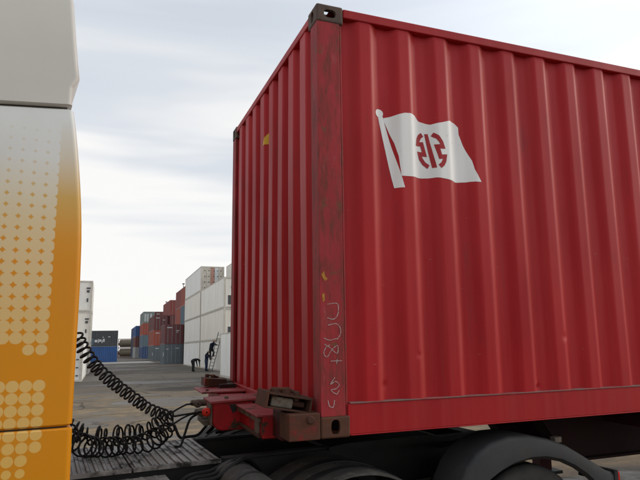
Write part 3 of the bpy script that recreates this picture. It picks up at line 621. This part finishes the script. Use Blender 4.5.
# ------------------------------------------------------------------ stacked containers in the yard
def paint(name, c, rough=.6):
    n = N(name); f = n.rng(n.noise(1.3, (1, 1, .4), 5), .3, .7); col = n.mix(f, c, tuple(v * .78 for v in c))
    r = n.rng(n.noise(3.5, (1, 1, .35), 7, .7, (2, 8, 1)), .60, .68); col = n.mix(r, col, (.12, .055, .03))
    return n.done(col, rough, 0, n.noise(2), .08, .02)
def white_paint(name, c):
    n = N(name); f = n.rng(n.noise(1.6, (1, 1, .3), 5), .35, .7); col = n.mix(f, c, tuple(v * .88 for v in c))
    st = n.rng(n.noise(4, (1, 1, .05), 5, .65), .52, .75); col = n.mix(n.math('MULTIPLY', st, .35), col, (.42, .35, .26))
    return n.done(col, .5, 0, n.noise(2), .05, .02)
BOXC = {'dark red': (.15, .040, .042), 'orange red': (.34, .065, .035), 'brick red': (.25, .045, .035), 'red': (.32, .04, .035), 'brown red': (.14, .035, .032), 'slate grey': (.10, .125, .14), 'blue grey': (.10, .15, .19), 'grey green': (.20, .235, .215), 'deep blue': (.025, .06, .16), 'bright blue': (.02, .085, .26), 'dark grey': (.055, .058, .065), 'dark navy': (.02, .035, .075), 'pale grey': (.34, .34, .33)}
BM = {k: paint(k.replace(' ', '_') + '_container_paint', v) for k, v in BOXC.items()}
WM = [white_paint('white_reefer_paint', (.82, .79, .72)), white_paint('cream_reefer_paint', (.80, .75, .66)), white_paint('clean_reefer_paint', (.85, .84, .80))]
M['frame_grime'] = pm('grimy_white_frame', (.62, .59, .52), (.48, .43, .36), 3, .7, rust=(.30, .17, .11), rscale=3, rthr=(.60, .70))
M['grille'] = pm('dark_cooling_grille', (.06, .065, .07), (.10, .10, .10), 9, .7); M['steel_grey'] = pm('galvanised_grey', (.30, .31, .31), (.22, .23, .23), 4, .6, .2)
M['door_stain'] = pm('red_brown_stained_panel', (.45, .26, .20), (.38, .2, .16), 3, .7); M['letter'] = pm('white_lettering', (.62, .64, .64), None, 2, .6)
cache = {}
def box_meshes(L, H, reefer):
    key = (L, H, reefer)
    if key in cache: return cache[key]
    d = {}
    W_ = 2.438
    dp = .012 if reefer else .036; pt = .40 if reefer else .278
    def cs(y): return dp * corr(y, .3, pt, pt * .26, pt * .24)
    ys = [.12]; k = 0
    while True:
        stop = False
        for o in (0, .068 / .278, .14 / .278, .208 / .278):
            y = .3 - .034 + (k + o) * pt
            if y >= L - .12: stop = True; break
            if y > .12: ys.append(y)
        k += 1
        if stop: break
    ys.append(L - .12); n = len(ys)
    for s, nm in ((0, 'side_a'), (1, 'side_b')):
        X = (lambda a: a) if s == 0 else (lambda a: W_ - a)
        d[nm] = MB().add([(X(.012 + cs(y)), y, z) for z in (.14, H - .08) for y in ys], [(i, i + 1, n + i + 1, n + i) for i in range(n - 1)]).mesh(nm)
    d['roof'] = MB().box(.02, W_ - .02, .02, L - .02, H - .07, H - .02).mesh('roof')
    fr = MB()
    for x in (0, W_ - .15):
        for y in (0, L - .15): fr.box(x, x + .15, y, y + .15, .0, H)
    for x in (.002, W_ - .062):
        fr.box(x, x + .06, .1505, L - .1505, H - .08, H - .004); fr.box(x, x + .06, .1505, L - .1505, .01, .15)
    for y in (.002, L - .062): fr.box(.1505, W_ - .1505, y, y + .06, H - .11, H - .004); fr.box(.1505, W_ - .1505, y, y + .06, .01, .14)
    d['frame'] = fr.mesh('frame')
    d['back'] = MB().box(.1505, W_ - .1505, L - .05, L - .02, .14, H - .11).mesh('end_wall')
    if reefer:
        d['end'] = MB().box(.1505, W_ - .1505, .05, .10, .14, H - .11).mesh('machinery_panel')
        d['grille'] = MB().box(.35, W_ - .35, .02, .0495, .28, 1.05).mesh('cooling_grille')
        d['fan'] = MB().lathe([(.015, 0), (.015, .30), (.035, .34), (.0495, .34)], (W_ * .38, 0, 1.72), 'Y', 20).mesh('fan')
        d['hatch'] = MB().box(W_ * .62, W_ - .28, .03, .0495, 1.25, 2.1).mesh('control_hatch')
    else:
        d['door1'] = MB().box(.155, 1.212, .02, .06, .145, H - .115).mesh('door'); d['door2'] = MB().box(1.226, W_ - .155, .02, .06, .145, H - .115).mesh('door')
        for i, x in enumerate((.42, .95, 1.48, 2.01)): d['bar%d' % i] = MB().box(x - .022, x + .022, -.02, .0195, .1, H - .06).mesh('locking_bar')
    cache[key] = d; return d
def slotted(name, me, mat, parent):
    if not me.materials: me.materials.append(None)
    o = bpy.data.objects.new(name, me); COL.objects.link(o); o.parent = parent
    o.material_slots[0].link = 'OBJECT'; o.material_slots[0].material = mat; return o
def yard_box(x, y, z, L, mat, label, H=2.591, reefer=False, rz=0, group='containers stacked in the yard', doors=True, striped=False, plain=False):
    d = box_meshes(L, H, reefer); o = empty('stacked_container', Matrix.Translation((x, y, z)) @ Matrix.Rotation(rz, 4, 'Z'), label, 'container', group)
    for nm in ('side_a', 'side_b'): slotted('side_panel', d[nm], mat, o)
    slotted('roof_panel', d['roof'], mat, o); slotted('end_wall', d['back'], mat, o)
    slotted('frame', d['frame'], M['frame_grime'] if reefer else mat, o)
    if reefer:
        if striped:
            for i in range(5):
                a = .1505 + i * .4275; p = MB().box(a, a + .41, .03, .08, .14, H - .11).build('door_panel', ('frame_grime', 'frame_grime', 'door_stain', 'letter', 'frame_grime')[i], o)
            for a in (.35, .8, 1.3, 1.7, 2.05):
                for zz in (.3, .9, 1.5, 2.1): MB().box(a, a + .1, .0, .03, zz, zz + .09).build('hinge', 'grille', o)
        else:
            e = slotted('machinery_panel', d['end'], mat, o)
            if not plain: slotted('cooling_grille', d['grille'], M['grille'], e); slotted('fan', d['fan'], M['grille'], e); slotted('control_hatch', d['hatch'], M['steel_grey'], e)
    else:
        for nm in ('door1', 'door2'): slotted('door', d[nm], mat, o)
        for i in range(4): slotted('locking_bar', d['bar%d' % i], M['steel_grey'], o)
    return o
LV = ['bottom', 'second', 'third', 'top']
LV3 = ['bottom', 'middle', 'top']
# white refrigerated row on the right
GR = 'white containers in the right-hand row'
for k in range(3): yard_box(8.15, 44.0, k * 2.60, 12.1, WM[k % 2], 'white refrigerated container, %s of the three-high stack by the ladder' % LV3[k], reefer=True, group=GR)
for k in range(4): yard_box(8.13 + .02 * (k % 2), 56.35, k * 2.60, 12.1, WM[(k + 2) % 3], 'white container, %s of the four-high stack beside the red and grey pile' % LV[k], reefer=True, group=GR, striped=(k == 3))
for k in range(4): yard_box(10.78, 44.1, k * 2.60, 12.1, WM[k % 3], 'white container, %s of the stack behind the three-high white stack' % LV[k], reefer=True, group=GR)
yard_box(6.42, 24.2, 0, 12.192, WM[2], 'clean white container standing alone, ground level, next to the big red container', H=2.896, reefer=True, group=GR)
# left whites behind the cab
GL = 'white containers beside the cab'
for k in range(3):
    o = yard_box(-4.56, 48.95, k * 2.60, 6.058, WM[k % 2], 'white refrigerated container beside the amber cab, %s of its three-high stack' % LV3[k], reefer=True, group=GL, plain=True)
    for (x, z, w, h) in ((1.95, 1.9, .30, .12), (1.98, 1.6, .22, .2), (2.0, .8, .12, .3)): MB().box(x, x + w, .012, .0495, z, z + h).build('printed_mark', 'grille', o)
o = yard_box(-4.70, 36.8, 0, 12.0, WM[2], 'single white container with black vent marks, standing next to the amber cab edge', reefer=True, group=GL, plain=True)
for zz in (.35, .85, 1.35, 1.85): MB().box(2.05, 2.2, .015, .0495, zz, zz + .07).build('vent_mark', 'grille', o)
# red and grey pile
def door_marks(o, spots):
    for x, z, w, h in spots: MB().box(x, x + w, .005, .0195, z, z + h).build('lettering', 'letter', o)
o = yard_box(6.54, 75.7, 0, 6.058, BM['slate grey'], 'slate grey container under a dark red one beside the white row'); door_marks(o, ((.25, 1.9, .3, .09), (1.4, 2.0, .5, .08)))
MB().box(-.02, .012, .6, 1.2, 1.0, 1.5).build('sticker', 'letter', o)
o = yard_box(6.54, 75.7, 2.6, 6.058, BM['dark red'], 'dark red container on the slate grey one beside the white row'); door_marks(o, ((.3, 2.1, .7, .12), (1.45, 1.7, .45, .1), (1.45, 1.5, .3, .08)))
cs_ = (('slate grey', 'brick red', 'blue grey', 'orange red'), ('brown red', 'slate grey', 'orange red', 'brick red'))
for r_, yy in enumerate((74.2, 80.4)):
    for k in range(4):
        c = cs_[r_][k]; yard_box(9.1, yy, k * 2.6, 6.058, BM[c], '%s container, %s of the %s four-high stack right behind the white row' % (c, LV[k], ('first', 'second')[r_]))
for k, c in enumerate(('slate grey', 'orange red', 'brown red')):
    o = yard_box(7.05, 99.8, k * 2.6, 12.1, BM[c], '%s container, %s of the pile standing on the pale pavement end' % (c, LV3[k])); door_marks(o, ((.3, 2.05, .6, .12), (1.45, 1.7, .4, .1)))
    if k == 0: MB().box(-.02, .012, .8, 1.6, .9, 1.4).build('sticker', 'letter', o)
for k, c in enumerate(('slate grey', 'brown red', 'brown red', 'brick red')): yard_box(9.6, 99.2, k * 2.6, 12.1, BM[c], '%s container, %s of the tall stack below the lamp mast' % (c, LV[k]))
for j, cc in enumerate((('deep blue', 'blue grey', 'orange red', 'grey green'), ('dark navy', 'slate grey', 'brown red', 'brown red'))):
    for k, c in enumerate(cc):
        o = yard_box(7.2 + j * 2.55, 131.2, k * 2.6, 12.1, BM[c], '%s container, %s of the %s stack under a grey green roofline' % (c, LV[k], ('outer', 'inner')[j]))
        if k == 3: door_marks(o, ((.25, .4, .35, 1.7), (.8, .4, .3, 1.7), (1.5, .4, .3, 1.7)) if j == 0 else ((.3, 2.0, .6, .12),))
for j, cc in enumerate((('pale grey', 'brown red', 'bright blue'), ('dark navy', 'dark navy', 'deep blue'))):
    for k, c in enumerate(cc): yard_box(6.4, 145.1 + 12.3 * j, k * 2.6, 12.1, BM[c], '%s container, %s of the far blue stack %s' % (c, LV3[k], ('with bright blue on top', 'with deep blue on top')[j]))
# blue pair lying side-on
for k, (c, lab) in enumerate((('bright blue', 'bright blue container lying side-on under a dark grey one'), ('dark grey', 'dark grey container with white lettering lying on the blue one'))):
    o = yard_box(1.23, 98.9, k * 2.6, 6.058, BM[c], lab, rz=R(90), group='side-on containers across the lane')
    if k:
        for i, (y, z, w, h) in enumerate(((2.05, .75, .28, .5), (2.4, .55, .12, .5), (2.6, .8, .3, .35), (2.95, .6, .14, .6), (3.2, .7, .4, .4), (2.2, 1.45, .2, .12), (1.2, 1.5, .3, .12))): MB().box(.0, .012, y, y + w, z, z + h).build('lettering', 'letter', o)
        MB().box(.0, .011, 3.75, 5.7, .25, 1.3).build('teal_panel', BM['blue grey'], o)
# tank containers, stacked
M['tank'] = pm('tan_tank_cladding', (.20, .165, .115), (.15, .125, .09), 1.5, .6)
for k in range(2):
    o = empty('tank_container', Matrix.Translation((3.1, 172, k * 2.6)), 'tan cylindrical tank container, %s of two between the blue stacks' % ('lower', 'upper')[k], 'tank', 'tank containers')
    MB().lathe([(.25, 0), (.3, .6), (.5, 1.0), (.7, 1.1), (5.3, 1.1), (5.5, 1.0), (5.75, .6), (5.8, 0)], (0, 1.22, 1.3), 'X', 24).build('tank_shell', 'tank', o, True)
    f = MB()
    for x in (0, 5.93):
        for y in (0, 2.31): f.box(x, x + .13, y, y + .13, 0, 2.59)
    for y in (0, 2.31):
        for z in (.0, 2.47): f.box(.131, 5.929, y + .005, y + .125, z, z + .115)
    for x in (0, 5.93):
        for z in (.002, 2.468): f.box(x + .004, x + .126, .131, 2.309, z, z + .115)
    f.box(.132, .5, .6, 1.8, .8, 1.4).box(5.5, 5.928, .6, 1.8, .8, 1.4); f.build('frame', BM['brown red'], o)
# lamp masts
for (x, y, h, lab) in ((13.4, 144.3, 13.6, 'slim lamp mast rising behind the brick red container'), (13.4, 111.7, 14.6, 'slim lamp mast rising behind the orange red stack by the white row')):
    o = empty('lamp_mast', Matrix.Translation((x, y, 0)), lab, 'lamp mast', 'lamp masts in the yard')
    MB().tube([(0, 0, 0), (0, 0, h)], [.16, .07], 10).build('pole', 'steel_grey', o); MB().box(-.22, .22, -.12, .12, h - .05, h + .16).build('lamp_head', 'grille', o, bevel=.03)

# ------------------------------------------------------------------ ladder and the three people
M['jacket_navy'] = pm('dark_navy_jacket', (.018, .024, .045), (.025, .03, .05), 6, .9); M['jeans'] = pm('blue_work_trousers', (.035, .05, .10), (.028, .04, .08), 6, .9)
M['dark_cloth'] = pm('black_work_clothes', (.014, .014, .015), (.02, .02, .02), 6, .9); M['skin'] = pm('skin', (.42, .25, .17), (.38, .22, .15), 8, .6); M['hair'] = pm('dark_hair', (.02, .015, .012), None, 9, .7); M['boots'] = pm('dark_boots', (.015, .013, .012), None, 9, .7)
LB, LT = Vector((7.50, 46.4, 0)), Vector((8.12, 45.2, 3.25))
lad = empty('ladder', Matrix.Translation(LB), 'long leaning metal ladder against the white container, with a person on it', 'ladder')
dv = LT - LB; dvn = dv.normalized(); wv = Vector((0, 0, 1)).cross(Vector((dv.x, dv.y, 0))).normalized() * .2
for s in (-1, 1): MB().tube([wv * s, wv * s + dv], .03, 8).build('rail', 'grille', lad)
for i in range(11): p = dv * ((i + .6) / 11.5); MB().tube([p - wv, p + wv], .018, 6).build('rung', 'grille', lad)

def person(name, loc, rz, J, label, top, bottom):
    """J: joint positions (x right, y forward, z up), one continuous skinned body"""
    o = empty('person', Matrix.Translation(loc) @ Matrix.Rotation(rz, 4, 'Z'), label, 'person', 'people working at the white containers')
    vs = []; ed = []; rad = []; idx = {}
    def v(k, p, r): idx[k] = len(vs); vs.append(Vector(p)); rad.append(r); return idx[k]
    def mid(a, b, t=.5): return Vector(a).lerp(Vector(b), t)
    v('pel', J['pel'], .135); v('waist', mid(J['pel'], J['chest'], .5), .125); v('chest', J['chest'], .155); v('neck', J['neck'], .062)
    hd = (Vector(J['head']) - Vector(J['neck'])).normalized(); v('head0', Vector(J['neck']) + hd * .08, .075); v('head', Vector(J['neck']) + hd * .17, .105); v('crown', Vector(J['neck']) + hd * .26, .075)
    ed += [('pel', 'waist'), ('waist', 'chest'), ('chest', 'neck'), ('neck', 'head0'), ('head0', 'head'), ('head', 'crown')]
    fwd = Vector(J.get('look', (0, 1, 0))).normalized(); v('nose', Vector(J['neck']) + hd * .15 + fwd * .112, .018); ed.append(('head', 'nose'))
    for s in 'lr':
        v('sh' + s, J['sh' + s], .078); v('el' + s, J['el' + s], .052); v('wr' + s, J['wr' + s], .036)
        fd = (Vector(J['wr' + s]) - Vector(J['el' + s])).normalized(); pm_ = Vector(J['wr' + s]) + fd * .07; v('pa' + s, pm_, .040)
        v('hi' + s, J['hi' + s], .105); v('kn' + s, J['kn' + s], .066); v('an' + s, J['an' + s], .046); a = Vector(J['an' + s]); v('to' + s, (a.x, a.y + .17, a.z - .035), .042); v('he' + s, (a.x, a.y - .04, a.z - .04), .042)
        ed += [('chest', 'sh' + s), ('sh' + s, 'el' + s), ('el' + s, 'wr' + s), ('wr' + s, 'pa' + s), ('pel', 'hi' + s), ('hi' + s, 'kn' + s), ('kn' + s, 'an' + s), ('an' + s, 'to' + s), ('an' + s, 'he' + s)]
        sd_ = fd.cross(Vector((0, 0, 1)) if abs(fd.z) < .9 else Vector((0, 1, 0))).normalized(); pn = fd.cross(sd_)
        for i, (off, ln) in enumerate(((-.030, .072), (-.010, .085), (.010, .080), (.030, .062))):
            q = pm_ + fd * .035 + sd_ * off; v('f%d%s' % (i, s), q + fd * ln * .5, .0095); v('g%d%s' % (i, s), q + fd * ln * .8 + pn * ln * .45, .008); ed += [('pa' + s, 'f%d%s' % (i, s)), ('f%d%s' % (i, s), 'g%d%s' % (i, s))]
        v('t' + s, pm_ + sd_ * -.055 + fd * .015, .011); ed.append(('pa' + s, 't' + s))
    me = bpy.data.meshes.new('body'); me.from_pydata([tuple(p) for p in vs], [(idx[a], idx[b]) for a, b in ed], []); ob = bpy.data.objects.new('tmp', me); COL.objects.link(ob)
    sk = ob.modifiers.new('s', 'SKIN'); sk.use_smooth_shade = True
    for i, r_ in enumerate(rad): r_ = r_ * (1.22 if r_ > .044 else 1.0); me.skin_vertices[0].data[i].radius = (r_, r_)
    me.skin_vertices[0].data[0].use_root = True
    sb = ob.modifiers.new('u', 'SUBSURF'); sb.levels = 1; sb.render_levels = 1
    bpy.context.view_layer.update(); bme = bpy.data.meshes.new_from_object(ob.evaluated_get(bpy.context.evaluated_depsgraph_get())); bpy.data.objects.remove(ob, do_unlink=True)
    bme.materials.clear()
    for k in (top, bottom, 'skin', 'hair', 'boots'): bme.materials.append(M[k])
    keys = list(idx)
    seg = [(vs[idx[a]], vs[idx[b]], a, b) for a, b in ed]
    for p in bme.polygons:
        c = p.center; best = None
        for A, B, a, b in seg:
            d = B - A; t = max(0, min(1, (c - A).dot(d) / max(d.length_squared, 1e-9))); q = (c - A - d * t).length
            if best is None or q < best[0]: best = (q, a, b, t)
        _, a, b, t = best
        if b[:2] in ('kn', 'an') or b[:2] == 'hi' or (a == 'pel' and t < .3): mi = 1
        elif b[:2] in ('to', 'he'): mi = 4
        elif b[:2] in ('pa',) or b[0] in 'fgt' and a[:2] in ('pa',) or b[0] == 'g' or b in ('head0', 'nose'): mi = 2
        elif b in ('head', 'crown'): mi = 3 if ((c - vs[idx['head']]).dot(fwd) < .02 or b == 'crown') else 2
        else: mi = 0
        p.material_index = mi; p.use_smooth = True
    bo = link('body', bme, None, o); return o
base = dict(pel=(0, 0, .93), chest=(0, .02, 1.28), neck=(0, .03, 1.47), head=(0, .06, 1.75), shl=(-.19, .02, 1.40), shr=(.19, .02, 1.40), ell=(-.25, .06, 1.13), elr=(.25, .06, 1.13), wrl=(-.22, .22, .98), wrr=(.22, .22, .98),
    hil=(-.10, 0, .88), hir=(.10, 0, .88), knl=(-.11, .03, .50), knr=(.11, .03, .50), anl=(-.12, 0, .085), anr=(.12, 0, .085))
# bending over towards the ground
J = dict(base); J.update(pel=(0, -.12, .92), chest=(0, .24, 1.05), neck=(0, .42, 1.0), head=(0, .60, .88), look=(0, .5, -.8), shl=(-.19, .36, 1.02), shr=(.19, .36, 1.02), ell=(-.22, .42, .74), elr=(.22, .42, .74), wrl=(-.18, .48, .49), wrr=(.18, .48, .49), hil=(-.11, -.1, .88), hir=(.11, -.1, .88), knl=(-.15, .02, .50), knr=(.15, -.08, .50), anl=(-.17, -.02, .085), anr=(.17, -.14, .085))
person('person', (6.15, 46.6, 0), R(-65), J, 'person in black bent double over the asphalt near the white stack', 'dark_cloth', 'dark_cloth')
# standing at the foot of the ladder, holding it
J = dict(base); J.update(chest=(0, .06, 1.26), neck=(0, .11, 1.44), head=(0, .20, 1.70), shl=(-.19, .06, 1.38), shr=(.19, .06, 1.38), ell=(-.22, .30, 1.22), elr=(.22, .28, 1.2), wrl=(-.14, .50, 1.22), wrr=(.14, .50, 1.12))
person('person', (7.22, 46.75, 0), R(-125), J, 'person in navy jacket and blue trousers steadying the foot of the ladder', 'jacket_navy', 'jeans')
# climbing
J = dict(base); J.update(pel=(0, -.06, .98), chest=(0, .18, 1.28), neck=(0, .28, 1.46), head=(0, .40, 1.72), look=(0, .9, .1), shl=(-.19, .19, 1.39), shr=(.19, .19, 1.39), ell=(-.24, .40, 1.30), elr=(.24, .42, 1.42), wrl=(-.17, .58, 1.32), wrr=(.17, .66, 1.58), hil=(-.10, -.06, .93), hir=(.10, -.06, .93), knl=(-.12, .22, .68), knr=(.12, .06, .52), anl=(-.12, .12, .40), anr=(.12, .0, .12))
person('person', LB + dv * .255 - dvn.cross(wv.normalized()) * 0 + Vector((-.10, .20, .06)), math.atan2(-dv.x, dv.y), J, 'person in dark jacket climbing up on the leaning ladder', 'jacket_navy', 'dark_cloth')
